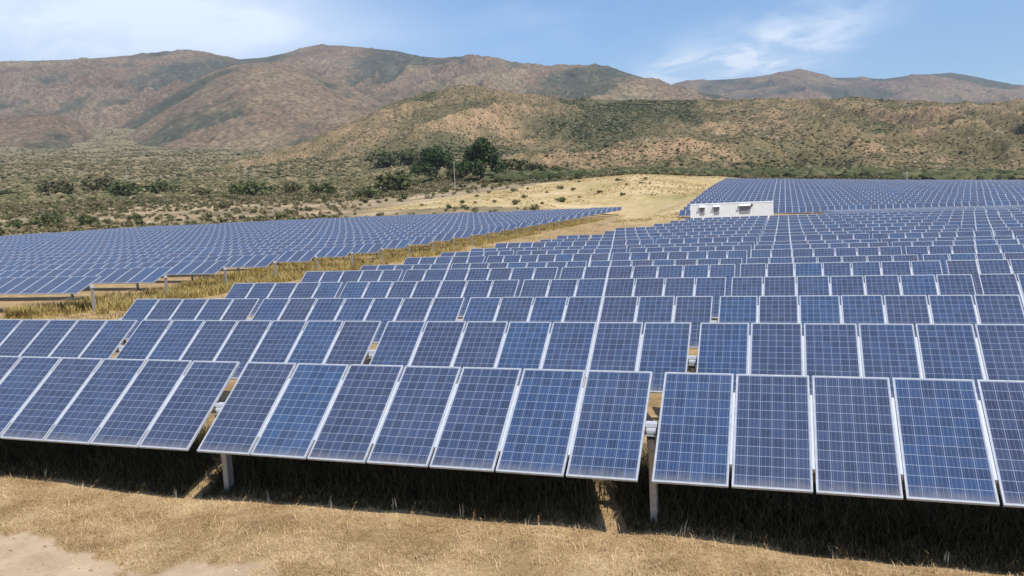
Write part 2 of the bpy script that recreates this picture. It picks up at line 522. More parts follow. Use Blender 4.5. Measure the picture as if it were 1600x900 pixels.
def build_hill(name, sky_pts, foot_pts, d_crest, d_foot, scale, amp, material, seed, nu=420, ntt=110, veg0=0.35, rocky=0.0, shape=1.15, stretch=2.2):
    us = np.linspace(sky_pts[0][0], sky_pts[-1][0], nu)
    ts = np.concatenate([np.linspace(0, 1, ntt), 1 + np.linspace(0.02, 0.6, 16)])
    U, T = np.meshgrid(us, ts)
    sv = np.interp(us, [p[0] for p in sky_pts], [p[1] for p in sky_pts])
    # round the corners of the outline
    ker = np.hanning(13); ker /= ker.sum()
    sv = np.convolve(np.pad(sv, 6, 'edge'), ker, 'valid')
    fv = np.interp(us, [p[0] for p in foot_pts], [p[1] for p in foot_pts])
    dc = np.interp(us, [p[0] for p in d_crest], [p[1] for p in d_crest]) if isinstance(d_crest, list) else np.full(nu, float(d_crest))
    df = np.interp(us, [p[0] for p in d_foot], [p[1] for p in d_foot]) if isinstance(d_foot, list) else np.full(nu, float(d_foot))
    D = df + (dc - df) * T
    X = (U - 800) / FPX * D
    wx = (fbm(X / scale * .5, D / scale * .5, seed + 40, 3) - .5) * 1.6
    cr = ridged(X / scale + wx, D / (scale * stretch) + .5 * wx, seed, 7, 0.50)
    base = np.clip(T, 0, 1)
    V = fv + (sv - fv) * (1 - (1 - base) ** shape)
    V = V + np.where(T > 1, (T - 1) * 260, 0)
    env = np.sin(np.pi * np.clip(T, 0, 1)) ** .7 * (T < 1) + 0.05 * np.exp(-((T - 1) / .06) ** 2)
    pts = CAM + D[..., None] * (FWD + ((U - 800) / FPX)[..., None] * RIGHT + ((450 - V) / FPX)[..., None] * UP)
    dz = (cr - 0.62) * amp * env + (fbm(X / scale * 6, D / scale * 6, seed + 9, 4) - .5) * amp * .16 * (T < 1.0)
    pts[..., 2] += dz
    n0, n1 = pts.shape[:2]
    ii = np.arange(n0 * n1).reshape(n0, n1)
    f = np.stack([ii[:-1, :-1].ravel(), ii[:-1, 1:].ravel(), ii[1:, 1:].ravel(), ii[1:, :-1].ravel()], 1)
    me = np_mesh(name, pts.reshape(-1, 3), f, [material], True)
    veg = veg0 + (0.64 - cr) * 2.2 + (fbm(X / scale * 1.3, D / scale * 1.3, seed + 70, 4) - .5) * 1.1
    attr(me, 'veg', veg.ravel()); attr(me, 'rocky', np.full(n0 * n1, rocky))
    o = tag(link(name, me), kind='structure')
    HILLS[name] = (pts, veg, us, ts)
    return o


# far blue range on the right
build_hill('mountains', [(980, 150), (1030, 138), (1070, 127), (1110, 125), (1185, 121), (1222, 112), (1250, 109), (1275, 114), (1300, 121), (1345, 122), (1385, 123), (1430, 117), (1490, 113), (1530, 120), (1565, 130), (1600, 133), (1680, 128), (1800, 140), (1950, 130)],
           [(980, 190), (1950, 190)], 5200, 3600, 420, 165, mm, 11, nu=420, veg0=0.30)
# main range
build_hill('mountains', [(-400, 112), (-200, 98), (-60, 100), (0, 97), (45, 95), (130, 93), (190, 88), (240, 84), (290, 77), (325, 83), (372, 93), (410, 90), (450, 82), (480, 75), (515, 71), (560, 74), (622, 79), (655, 88), (690, 91), (735, 87), (775, 90), (800, 97), (850, 102), (885, 105), (910, 102), (945, 102), (985, 115), (1020, 127), (1060, 138), (1120, 150), (1200, 163), (1300, 180)],
           [(-400, 275), (100, 275), (400, 270), (700, 245), (1000, 225), (1300, 225)], [(-400, 4000), (500, 4000), (900, 3300), (1300, 2500)], [(-400, 1900), (500, 2000), (900, 1700), (1300, 1500)], 330, 200, mm, 23, nu=800, ntt=200, veg0=0.30)
# round shoulder in front of the main range, and a low one on the left
build_hill('mountains', [(120, 232), (165, 212), (210, 185), (262, 150), (320, 117), (360, 103), (400, 98), (440, 98), (480, 106), (530, 128), (575, 152), (640, 182), (700, 205), (760, 226)],
           [(120, 275), (760, 265)], 2600, 1500, 260, 80, mm, 37, nu=420, ntt=150, veg0=0.22, shape=1.5)
build_hill('mountains', [(-300, 170), (-120, 178), (0, 186), (45, 178), (80, 177), (115, 188), (150, 208), (180, 228)],
           [(-300, 285), (180, 280)], 2200, 1450, 200, 60, mm, 51, nu=240, veg0=0.22, shape=1.5)
# chaparral hills right behind the fields
build_hill('hills', [(340, 276), (400, 254), (480, 224), (540, 197), (600, 170), (650, 152), (700, 140), (740, 139), (790, 148), (850, 152), (900, 153), (960, 155), (1020, 155), (1100, 156), (1180, 158), (1260, 157), (1330, 155), (1420, 160), (1480, 164), (1540, 160), (1600, 157), (1700, 150), (1900, 140)],
           [(340, 310), (560, 302), (700, 300), (800, 300), (1000, 292), (1300, 290), (1600, 290), (1900, 290)], [(340, 1250), (800, 1150), (1900, 1050)], [(340, 700), (700, 430), (1000, 390), (1900, 380)], 150, 80, hm, 64, nu=620, ntt=170, veg0=0.42, rocky=1.0, shape=1.2, stretch=2.6)

# ------------------------------------------------------------------ air between here and the mountains
hz = bpy.data.materials.new('haze_air'); hz.use_nodes = True
nt = hz.node_tree; nt.nodes.clear()
pv_ = N(nt, 'ShaderNodeVolumePrincipled', Density=0.000075, Anisotropy=0.2)
pv_.inputs['Color'].default_value = (0.72, 0.82, 1.0, 1)
ho = N(nt, 'ShaderNodeOutputMaterial'); nt.links.new(pv_.outputs[0], ho.inputs['Volume'])
a = MB(); a.box((-9500, -9000, -420), (9500, 9500, 1250))
tag(link('haze', a.mesh('haze', [hz])), 'thin pale blue haze in the air before the mountains', kind='stuff')

# ------------------------------------------------------------------ panel materials
cm, nt, b = mat('solar_cells', rough=0.16, spec=0.5)
uvn = N(nt, 'ShaderNodeUVMap'); uvn.uv_map = 'UVMap'
sp = N(nt, 'ShaderNodeSeparateXYZ'); nt.links.new(uvn.outputs[0], sp.inputs[0])
ux, uy = sp.outputs[0], sp.outputs[1]
pu = math_n(nt, 'FRACT', ux); pid = math_n(nt, 'FLOOR', ux)
cu = math_n(nt, 'MULTIPLY_ADD', pu, 6.10, -0.05); cv = math_n(nt, 'MULTIPLY_ADD', uy, 12.12, -0.06)
fu = math_n(nt, 'FRACT', cu); fv = math_n(nt, 'FRACT', cv)


def edge_line(f, w):
    d = math_n(nt, 'MINIMUM', f, math_n(nt, 'SUBTRACT', 1.0, f))
    return math_n(nt, 'LESS_THAN', d, w)


line = math_n(nt, 'MAXIMUM', edge_line(fu, 0.020), edge_line(fv, 0.022))
out_u = math_n(nt, 'GREATER_THAN', math_n(nt, 'ABSOLUTE', math_n(nt, 'SUBTRACT', cu, 3.0)), 3.0)
out_v = math_n(nt, 'GREATER_THAN', math_n(nt, 'ABSOLUTE', math_n(nt, 'SUBTRACT', cv, 6.0)), 6.0)
line = math_n(nt, 'MAXIMUM', line, math_n(nt, 'MAXIMUM', out_u, out_v))
b3 = math_n(nt, 'FRACT', math_n(nt, 'MULTIPLY', fu, 3.0))
bus = math_n(nt, 'LESS_THAN', math_n(nt, 'ABSOLUTE', math_n(nt, 'SUBTRACT', b3, 0.5)), 0.030)
oi = N(nt, 'ShaderNodeObjectInfo')
cx = N(nt, 'ShaderNodeCombineXYZ')
nt.links.new(math_n(nt, 'ADD', math_n(nt, 'FLOOR', cu), math_n(nt, 'MULTIPLY', pid, 7.0)), cx.inputs[0])
nt.links.new(math_n(nt, 'FLOOR', cv), cx.inputs[1]); nt.links.new(math_n(nt, 'MULTIPLY', oi.outputs['Random'], 91.7), cx.inputs[2])
wn = N(nt, 'ShaderNodeTexWhiteNoise', noise_dimensions='3D'); nt.links.new(cx.outputs[0], wn.inputs['Vector'])
cp = N(nt, 'ShaderNodeCombineXYZ'); nt.links.new(pid, cp.inputs[0]); nt.links.new(math_n(nt, 'MULTIPLY', oi.outputs['Random'], 531.3), cp.inputs[1])
wp = N(nt, 'ShaderNodeTexWhiteNoise', noise_dimensions='3D'); nt.links.new(cp.outputs[0], wp.inputs['Vector'])
panel_c = ramp_n(nt, wp.outputs['Value'], [(0.0, (0.030, 0.043, 0.092)), (0.55, (0.025, 0.048, 0.110)), (0.88, (0.023, 0.053, 0.126)), (1.0, (0.022, 0.059, 0.136))])
cell_v = ramp_n(nt, wn.outputs['Value'], [(0.0, 0.80), (1.0, 1.22)])
vor = N(nt, 'ShaderNodeTexVoronoi', Scale=85.0); nt.links.new(uvn.outputs[0], vor.inputs['Vector'])
gr = ramp_n(nt, vor.outputs['Distance'], [(0.0, 0.85), (1.0, 1.15)])
cc = mix_n(nt, 1.0, mix_n(nt, 1.0, panel_c, cell_v, 'MULTIPLY'), gr, 'MULTIPLY')
cc = mix_n(nt, math_n(nt, 'MULTIPLY', bus, 0.45), cc, (0.34, 0.38, 0.48))
cc = mix_n(nt, math_n(nt, 'MULTIPLY', line, 0.66), cc, (0.40, 0.44, 0.54))
# thin uneven dust film
tco = N(nt, 'ShaderNodeNewGeometry')
du = ramp_n(nt, noise(nt, 0.9, 6, .65, tco.outputs['Position']), [(0.3, 0.01), (0.75, 0.08)])
soil_e = math_n(nt, 'MULTIPLY', smooth_n(nt, math_n(nt, 'ADD', math_n(nt, 'MULTIPLY', uy, -1.0), math_n(nt, 'MULTIPLY', noise(nt, 5.0, 4, .7, tco.outputs['Position']), 0.16)), -0.02, 0.10), 0.30)
stk = math_n(nt, 'MULTIPLY', smooth_n(nt, noise(nt, 3.3, 8, .75, tco.outputs['Position']), 0.60, 0.78), 0.16)
du = math_n(nt, 'ADD', math_n(nt, 'ADD', du, soil_e), stk)
cc = mix_n(nt, du, cc, (0.34, 0.31, 0.27))
nt.links.new(cc, b.inputs['Base Color'])
rn = ramp_n(nt, noise(nt, 2.1, 5, .6, tco.outputs['Position']), [(0.3, 0.12), (0.7, 0.24)])
nt.links.new(rn, b.inputs['Roughness'])
b.inputs['Sheen Weight'].default_value = 0.10; b.inputs['Sheen Roughness'].default_value = 0.6
b.inputs['Sheen Tint'].default_value = (0.85, 0.86, 0.9, 1)

fm, nt, b = mat('anodised_frame', (0.50, 0.51, 0.54), 0.42, 0.0, 0.5)
geo = N(nt, 'ShaderNodeNewGeometry')
nt.links.new(ramp_n(nt, noise(nt, 7, 5, .7, geo.outputs['Position']), [(0.3, (0.34, 0.36, 0.39)), (0.7, (0.50, 0.52, 0.55))]), b.inputs['Base Color'])
bm_, _, _ = mat('white_backsheet', (0.62, 0.62, 0.60), 0.6)
zm, nt, b = mat('galvanised_steel', (0.40, 0.40, 0.41), 0.5, 0.35)
geo = N(nt, 'ShaderNodeNewGeometry')
nt.links.new(ramp_n(nt, noise(nt, 9, 6, .7, geo.outputs['Position']), [(0.3, (0.26, 0.25, 0.235)), (0.7, (0.44, 0.43, 0.41))]), b.inputs['Base Color'])
wm, _, _ = mat('pale_rail', (0.53, 0.56, 0.61), 0.5)
km, _, _ = mat('black_bearing', (0.03, 0.03, 0.03), 0.5)

# ------------------------------------------------------------------ table builders
ZP0, ZP1 = 0.115, 0.155            # underside and top of the panels above the torque tube's axis
FW = 0.022


def frame_into(mb, x0, mi=0):
    x1 = x0 + PWID; y0, y1 = -PL / 2, PL / 2
    mb.box((x0, y0, ZP0), (x0 + FW, y1, ZP1), mi); mb.box((x1 - FW, y0, ZP0), (x1, y1, ZP1), mi)
    mb.box((x0 + FW, y0, ZP0), (x1 - FW, y0 + FW, ZP1), mi); mb.box((x0 + FW, y1 - FW, ZP0), (x1 - FW, y1, ZP1), mi)


def cells_into(mb, x0, mi=0, mib=1, k=0):
    a, c, y0, y1 = x0 + FW, x0 + PWID - FW, -PL / 2 + FW, PL / 2 - FW
    z = ZP1 - 0.004
    mb.face([(a, y0, z), (c, y0, z), (c, y1, z), (a, y1, z)], mi, [(k + .0005, 0), (k + .9995, 0), (k + .9995, 1), (k + .0005, 1)])
    mb.face([(a, y1, z - .012), (c, y1, z - .012), (c, y0, z - .012), (a, y0, z - .012)], mib)


def rail_into(mb, xc, mi=0, lo=-0.60, hi=0.64):
    w = (PITCH - PWID) / 2 - 0.003
    mb.box((xc - w, lo * PL / 2 * 1.06, ZP0 - .055), (xc + w, hi * PL / 2 * 1.0, ZP1 - .012), mi)


def tube_into(mb, x0, x1, mi=0):
    mb.box((x0, -.055, -.055), (x1, .055, .055), mi)


def make_meshes():
    d = {}
    a = MB(); frame_into(a, 0); d['frame'] = a.mesh('panel_frame', [fm])
    a = MB(); cells_into(a, 0); d['cells'] = a.mesh('panel_cells', [cm, bm_])
    a = MB(); frame_into(a, 0, 0); cells_into(a, 0, 1, 2); d['panel'] = a.mesh('panel', [fm, cm, bm_])
    a = MB(); rail_into(a, 0); d['rail'] = a.mesh('rail', [wm])
    for n in range(1, 8):
        L = (n - 1) * PITCH + PWID
        a = MB(); tube_into(a, -GAP / 2, L + GAP / 2); d['tube', n] = a.mesh('torque_tube', [zm])
        a = MB(); tube_into(a, -GAP / 2, L + GAP / 2, 0)
        for k in range(n - 1): rail_into(a, k * PITCH + PWID + (PITCH - PWID) / 2, 1)
        d['support', n] = a.mesh('support', [zm, wm])
        a = MB()
        for k in range(n):
            frame_into(a, k * PITCH, 0); cells_into(a, k * PITCH, 1, 2, k)
            if k < n - 1: rail_into(a, k * PITCH + PWID + (PITCH - PWID) / 2, 3)
        tube_into(a, -GAP / 2, L + GAP / 2, 4)
        d['table', n] = a.mesh('table', [fm, cm, bm_, wm, zm])
    # post: H section with flared bearing head, local z up, top at the axis
    a = MB()
    hgt = AX + 0.7
    a.box((-.05, -.075, -hgt), (.05, -.067, -.13)); a.box((-.05, .067, -hgt), (.05, .075, -.13)); a.box((-.004, -.0669, -hgt), (.004, .0669, -.13))
    d['post'] = a.mesh('post', [zm])
    a = MB()
    for s in (-1, 1):
        x = s * .052
        a.face([(x, -.06, -.32), (x, .06, -.32), (x, .13, -.10), (x, .13, -.062), (x, -.13, -.062), (x, -.13, -.10)][::s])
        x2 = x + s * .008
        a.face([(x2, -.06, -.32), (x2, .06, -.32), (x2, .13, -.10), (x2, .13, -.062), (x2, -.13, -.062), (x2, -.13, -.10)][::-s])
    a.box((-.09, -.15, -.0615), (.09, .15, -.0555))
    d['bracket'] = a.mesh('bracket', [zm])
    a = MB()
    pts = [(.085 * math.cos(w), .085 * math.sin(w)) for w in np.linspace(0, 2 * math.pi, 17)[:-1]]
    n0 = len(a.v)
    for x in (-.07, .07):
        for (yy, zz) in pts: a.v.append((x, yy, zz))
    for j in range(16):
        a.f.append((n0 + j, n0 + (j + 1) % 16, n0 + 16 + (j + 1) % 16, n0 + 16 + j)); a.mi.append(0)
    a.f.append(tuple(n0 + j for j in reversed(range(16)))); a.mi.append(0)
    a.f.append(tuple(n0 + 16 + j for j in range(16))); a.mi.append(0)
    a.box((-.085, -.075, .056), (.085, .060, .112))
    d['bearing'] = a.mesh('bearing', [wm])
    a = MB()
    a.box((-.05, -.075, -hgt), (.05, -.067, -.06)); a.box((-.05, .067, -hgt), (.05, .075, -.06)); a.box((-.004, -.0669, -hgt), (.004, .0669, -.06))
    a.box((-.07, -.07, -.0597), (.07, .07, .09), 1)
    d['postb'] = a.mesh('post_with_bearing', [zm, wm])
    return d


MSH = make_meshes()
ORD = ['front', 'second', 'third', 'fourth', 'fifth', 'sixth', 'seventh', 'eighth', 'ninth', 'tenth', 'eleventh', 'twelfth', 'thirteenth', 'fourteenth',
       'fifteenth', 'sixteenth', 'seventeenth', 'eighteenth', 'nineteenth', 'twentieth', 'twenty-first', 'twenty-second', 'twenty-third', 'twenty-fourth',
       'twenty-fifth', 'twenty-sixth', 'twenty-seventh', 'twenty-eighth', 'twenty-ninth', 'thirtieth']
NTH = ['first'] + ORD[1:]


def uv_of(p):
    c = np.asarray(p, float) - CAM
    d = float(c @ FWD)
    return 800 + FPX * float(c @ RIGHT) / d, 450 - FPX * float(c @ UP) / d, d


TABLES = []                        # dict(field, row, x0, n, y, zc, tilt, end)


def row_tables(field, row, y, zfun, tilt, starts, ends=None):
    """starts: list of (x0, n)"""
    out = []
    for x0, n in starts:
        L = (n - 1) * PITCH + PWID
        xm = x0 + L / 2
        yc = y + PL / 2 * math.cos(tilt) + ZP1 * math.sin(tilt); zc = float(zfun(xm, y)) + PL / 2 * math.sin(tilt) - ZP1 * math.cos(tilt)
        slope = (float(zfun(x0 + L, y)) - float(zfun(x0, y))) / L
        us = [uv_of((x, yc + s * .8, zc)) for x in (x0, x0 + L) for s in (-1, 1)]
        if max(q[0] for q in us) < 2 or min(q[0] for q in us) > 1598 or min(q[2] for q in us) < 1: continue
        out.append(dict(field=field, row=row, x0=x0, n=n, y=yc, zc=zc, tilt=tilt, slope=slope, d=uv_of((xm, yc, zc))[2]))
    for i, t in enumerate(out):
        t['i'] = i; t['last'] = (i == len(out) - 1) and field == 'left'
        t['first'] = i == 0
    TABLES.extend(out)


for k in range(23):
    y = k * ROW
    st = [(mm_ * TP - .015, 7) for mm_ in range(-1, 12)]
    n_l = 5 if k < 10 else 3 if k < 12 else 0
    if n_l: st = [(-TP - .015 - GAP - ((n_l - 1) * PITCH + PWID), n_l)] + st
    if k in (14, 15, 16):
        n2 = {14: 4, 15: 3, 16: 2}[k]
        st = [(-.015 - GAP - ((n2 - 1) * PITCH + PWID), n2)] + st[1:]
    if k >= 17: st = [s for s in st if s[0] > 9.5 + (k - 17) * .3]
    row_tables('near', k, y, near_z, T_N, st)
for j in range(28):
    y = 23.55 + ROW * j
    xr = -27.4 + 0.018 * min(y - 24, 60)
    xl = (y - 178) / .62 - 26
    st = []
    x = xr - TW
    while x > -175:
        if y > 104 and x < xl - 6: break
        st.append((x, 7)); x -= TP
    row_tables('left', j, y, left_z, T_L, st[::-1])
for j in range(22):
    y = 131 + ROW * j
    row_tables('far', j, y, far_z, T_F, [(-7.9 + mm_ * TP, 7) for mm_ in range(0, 14)])

TABLES.sort(key=lambda t: t['d'])
FIELD_TXT = {'near': 'in the main field', 'left': 'in the field beyond the grass track', 'far': 'on the far slope behind the white cabin'}
ALL = list(TABLES)
TABLES_IND = ALL[:296]
REST = ALL[296:]
tint = ['blue', 'deep blue']


def table_label(t):
    size = 'seven-panel' if t['n'] == 7 else {5: 'short five-panel', 4: 'short four-panel', 3: 'short three-panel', 2: 'short two-panel'}[t['n']]
    r = ORD[t['row']]
    if t['field'] == 'near':
        return f"{size} blue solar table, {r} row of the main field, {NTH[t['i']]} from the left"
    if t['field'] == 'left':
        return f"{size} blue solar table, {r} row beyond the grass track, {NTH[t['i']]} from the left"
    return f"{size} blue solar table, {r} row of the far slope field, {NTH[t['i']]} from the left"


for t in TABLES_IND:
    zg = t['zc'] - AX
    root = bpy.data.objects.new('solar_table', None); COL.objects.link(root)
    root.location = (t['x0'], t['y'], zg); root.empty_display_size = .3
    root.rotation_euler = (0, -math.atan(t['slope']), 0)
    tag(root, table_label(t), 'solar table', {'near': 'solar tables of the main field', 'left': 'solar tables beyond the grass track', 'far': 'solar tables on the far slope'}[t['field']])
    rx = (t['tilt'] + random.gauss(0, .007), 0, 0)
    n = t['n']; L = (n - 1) * PITCH + PWID
    tier = 1 if t['field'] == 'near' and t['row'] < 4 else 2 if t['d'] < 95 else 3
    if tier == 3:
        o = link('panel_deck', MSH['table', n], root, (0, 0, AX), rx)
    else:
        for k in range(n):
            r2_ = (rx[0] + random.gauss(0, .003), random.gauss(0, .002), random.gauss(0, .0015))
            if tier == 1:
                p = link('solar_panel', MSH['frame'], root, (k * PITCH, 0, AX), r2_)
                link('solar_cells', MSH['cells'], p)
            else:
                link('solar_panel', MSH['panel'], root, (k * PITCH, 0, AX), r2_)
        if tier == 1:
            for k in range(n - 1):
                link('mounting_rail', MSH['rail'], root, (k * PITCH + PWID + (PITCH - PWID) / 2, 0, AX), rx)
            link('torque_tube', MSH['tube', n], root, (0, 0, AX), rx)
        else:
            link('support_frame', MSH['support', n], root, (0, 0, AX), rx)
    if tier == 1:
        p = link('post', MSH['post'], root, (-.115, 0, AX)); link('bracket', MSH['bracket'], p)
        link('bearing', MSH['bearing'], root, (-.115, 0, AX))
    else:
        link('post', MSH['postb'], root, (-.115, 0, AX))
    if t['field'] == 'left' and t['x0'] > -36:
        link('post', MSH['postb'], root, (L + .115, 0, AX))

# the rest of the far rows as one mass
vv, ff, mi_, uvs = [], [], [], []
src = MSH['table', 7]
sv = np.empty(len(src.vertices) * 3, np.float32); src.vertices.foreach_get('co', sv); sv = sv.reshape(-1, 3).astype(float)
sl = np.empty(len(src.loops), np.int32); src.loops.foreach_get('vertex_index', sl); sf = sl.reshape(-1, 4)
smi = np.empty(len(src.polygons), np.int32); src.polygons.foreach_get('material_index', smi)
suv = np.empty(len(src.loops) * 2, np.float32); src.uv_layers[0].data.foreach_get('uv', suv); suv = suv.reshape(-1, 2)
pv = MSH['postb']
pvv = np.array([v.co[:] for v in pv.vertices]); pff = np.array([p.vertices[:] for p in pv.polygons])
off = 0
for i, t in enumerate(REST):
    ct, st_ = math.cos(t['tilt']), math.sin(t['tilt'])
    q = sv.copy(); q[:, 1] = sv[:, 1] * ct - sv[:, 2] * st_; q[:, 2] = sv[:, 1] * st_ + sv[:, 2] * ct
    q[:, 2] += q[:, 0] * t['slope'] - t['slope'] * TW / 2
    vv.append(q + [t['x0'], t['y'], t['zc']]); ff.append(sf + off); off += len(sv)
    u2 = suv.copy(); u2[:, 0] += 7 * i; uvs.append(u2); mi_.append(smi)
    vv.append(pvv + [t['x0'] - .115, t['y'], t['zc']]); ff.append(pff + off); off += len(pvv)
    uvs.append(np.zeros((len(pff) * 4, 2))); mi_.append(np.where([p.material_index == 1 for p in pv.polygons], 3, 4))
if REST:
    me = np_mesh('distant_solar_rows', np.concatenate(vv), np.concatenate(ff), [fm, cm, bm_, wm, zm], False, np.concatenate(mi_))
    ul = me.uv_layers.new(name='UVMap'); ul.data.foreach_set('uv', np.concatenate(uvs).astype(np.float32).ravel())
    tag(link('distant_solar_rows', me), 'furthest blue solar tables filling the top of the far slope', 'solar tables', kind='stuff')
print('tables', len(ALL), 'individual', len(TABLES_IND), {f: sum(t['field'] == f for t in ALL) for f in ('near', 'left', 'far')})

# ------------------------------------------------------------------ inverter cabin
cw, nt, b = mat('cabin_white', (0.74, 0.75, 0.74), 0.5)
geo = N(nt, 'ShaderNodeNewGeometry')
nt.links.new(ramp_n(nt, noise(nt, 1.5, 6, .7, geo.outputs['Position']), [(0.3, (0.78, 0.79, 0.78)), (0.7, (0.88, 0.89, 0.88))]), b.inputs['Base Color'])
lm_, _, _ = mat('louvre_grey', (0.30, 0.30, 0.29), 0.6)
cb_, _, _ = mat('concrete', (0.40, 0.38, 0.35), 0.9)
pl_ = at(1078, 330, 1); CY = 106.0


def cabin_x(u):
    d = pix_dir(u, 328); s = (CY - CAM[1]) / d[1]; return CAM[0] + s * d[0]


cx0, cx1 = cabin_x(1078.5), cabin_x(1208)
d = pix_dir(1143, 317.2); s = (CY - CAM[1]) / d[1]; ctop = CAM[2] + s * d[2]
gz_c = float(ground_base((cx0 + cx1) / 2, CY + 1)[0])
root = bpy.data.objects.new('inverter_cabin', None); COL.objects.link(root); root.location = (cx0, CY, gz_c)
tag(root, 'long white inverter cabin with three hooded vents behind the solar rows', 'cabin')
W, Hh, Dp = cx1 - cx0, ctop - gz_c, 2.6
a = MB(); a.box((0, 0, .30), (W, Dp, Hh - .08))
nrib = 44
for i in range(nrib):
    x = (i + .25) * W / nrib
    a.box((x, -.028, .42), (x + W / nrib * .5, -.001, Hh - .2))
link('cabin_shell', a.mesh('cabin_shell', [cw]), root)
a = MB(); a.box((-.02, -.04, Hh - .079), (W + .02, Dp + .02, Hh + .02)); link('roof', a.mesh('roof', [cw]), root)
a = MB(); a.box((-.15, -.15, -.5), (W + .15, Dp + .15, .299)); link('plinth', a.mesh('plinth', [cb_]), root)
for (ul, ur) in ((1093.5, 1101), (1115.5, 1124), (1155.5, 1172)):
    xa, xb = cabin_x(ul) - cx0, cabin_x(ur) - cx0
    zt = Hh - .42
    a = MB()
    a.box((xa, -.06, zt - 1.05), (xb, -.029, zt - .02))
    v_ = link('vent', a.mesh('vent', [lm_]), root)
    a = MB()
    for q in range(7):
        z = zt - 1.0 + q * .14
        a.face([(xa + .03, -.062, z + .10), (xb - .03, -.062, z + .10), (xb - .03, -.11, z), (xa + .03, -.11, z)][::-1])
    link('louvre', a.mesh('louvre', [lm_]), v_)
    a = MB()
    y0, y1 = -.40, -.03
    a.face([(xa - .06, y1, zt + .25), (xb + .06, y1, zt + .25), (xb + .06, y0, zt), (xa - .06, y0, zt)][::-1])
    a.face([(xa - .06, y1, zt + .21), (xb + .06, y1, zt + .21), (xb + .06, y0, zt - .04), (xa - .06, y0, zt - .04)])
    a.face([(xa - .06, y0, zt), (xb + .06, y0, zt), (xb + .06, y0, zt - .04), (xa - .06, y0, zt - .04)][::-1])
    for xx, s_ in ((xa - .06, 1), (xb + .06, -1)):
        a.face([(xx, y1, zt + .25), (xx, y0, zt), (xx, y0, zt - .04), (xx, y1, zt - .35)][::s_])
    link('hood', a.mesh('hood', [cw]), root)
xl_ = cabin_x(1175) - cx0
a = MB(); a.box((xl_ - .11, -.30, Hh - .52), (xl_ + .11, -.03, Hh - .26)); link('lamp_box', a.mesh('lamp_box', [km]), root)

# ------------------------------------------------------------------ plants
lm1, nt, b = mat('scrub_leaves', rough=0.8, spec=0.2)
oi = N(nt, 'ShaderNodeObjectInfo'); geo = N(nt, 'ShaderNodeNewGeometry')
isl = geo.outputs['Random Per Island']
base = ramp_n(nt, oi.outputs['Random'], [(0.0, (0.062, 0.075, 0.022)), (0.35, (0.085, 0.085, 0.035)), (0.7, (0.125, 0.115, 0.052)), (1.0, (0.15, 0.13, 0.075))])
nt.links.new(mix_n(nt, 0.9, base, ramp_n(nt, isl, [(0, 0.6), (1, 1.5)]), 'MULTIPLY'), b.inputs['Base Color'])
lm2, nt, b = mat('tree_leaves', rough=0.7, spec=0.25)
geo = N(nt, 'ShaderNodeNewGeometry')
nt.links.new(ramp_n(nt, geo.outputs['Random Per Island'], [(0, (0.022, 0.042, 0.010)), (0.6, (0.042, 0.072, 0.020)), (1, (0.075, 0.105, 0.034))]), b.inputs['Base Color'])
lm3, nt, b = mat('green_leaves', rough=0.7, spec=0.25)
geo = N(nt, 'ShaderNodeNewGeometry')
nt.links.new(ramp_n(nt, geo.outputs['Random Per Island'], [(0, (0.048, 0.064, 0.020)), (1, (0.115, 0.130, 0.046))]), b.inputs['Base Color'])
bk, nt, b = mat('bark', (0.14, 0.10, 0.07), 0.9)


def leaf_cloud(lobes, n, size, flat=0.75, seed=0):
    """n leaf quads spread through ellipsoid lobes (cx,cy,cz,r), denser at the skin"""
    r_ = np.random.default_rng(seed)
    lob = np.array(lobes, float)
    w = lob[:, 3] ** 2; w /= w.sum()
    k = r_.choice(len(lob), n, p=w)
    d = r_.normal(size=(n, 3)); d /= np.linalg.norm(d, axis=1)[:, None]
    rad = lob[k, 3] * (0.45 + 0.62 * r_.random(n) ** .6)
    c = lob[k, :3] + d * rad[:, None] * [1, 1, flat]
    c[:, 2] = np.maximum(c[:, 2], 0.02 * lob[0, 3])
    nn = d + r_.normal(size=(n, 3)) * .7; nn /= np.linalg.norm(nn, axis=1)[:, None]
    t = np.cross(nn, r_.normal(size=(n, 3))); t /= np.linalg.norm(t, axis=1)[:, None]
    bt = np.cross(nn, t)
    s = size * (.6 + .8 * r_.random(n))[:, None]
    v = np.stack([c - t * s - bt * s * .1, c - bt * s * .55, c + t * s, c + bt * s * .6], 1).reshape(-1, 3)
    return v, np.arange(4 * n).reshape(-1, 4)


SHRUB_MESH = []
for q in range(6):
    r_ = np.random.default_rng(100 + q)
    lobes = [(0, 0, .42, .46)] + [(r_.normal(0, .34), r_.normal(0, .34), r_.uniform(.2, .5), r_.uniform(.2, .36)) for _ in range(6)]
    v, f = leaf_cloud(lobes, 420, 0.085, .8, 200 + q)
    SHRUB_MESH.append((v, f))
SH_GREY = [np_mesh('shrub_foliage', v, f, [lm1]) for v, f in SHRUB_MESH]
SH_GREEN = [np_mesh('shrub_foliage', v, f, [lm3]) for v, f in SHRUB_MESH]
stem_mb = MB()
for q in range(5):
    w = q * 1.26
    stem_mb.tube([(0, 0, -.15), (.08 * math.cos(w), .08 * math.sin(w), .15), (.25 * math.cos(w), .25 * math.sin(w), .45)], [.03, .022, .01], 5)
STEM = stem_mb.mesh('shrub_stem', [bk])


def ground_hit(u, v, d0=60, d1=1500):
    """walk along a direction until the ground"""
    ds = np.geomspace(d0, d1, 500)
    p = CAM + ds[:, None] * pix_dir(u, v)
    g = ground_z(p[:, 0], p[:, 1])
    below = np.nonzero(p[:, 2] < g)[0]
    if not len(below): return None
    i = below[0]
    return np.array([p[i, 0], p[i, 1], g[i]]), ds[i]


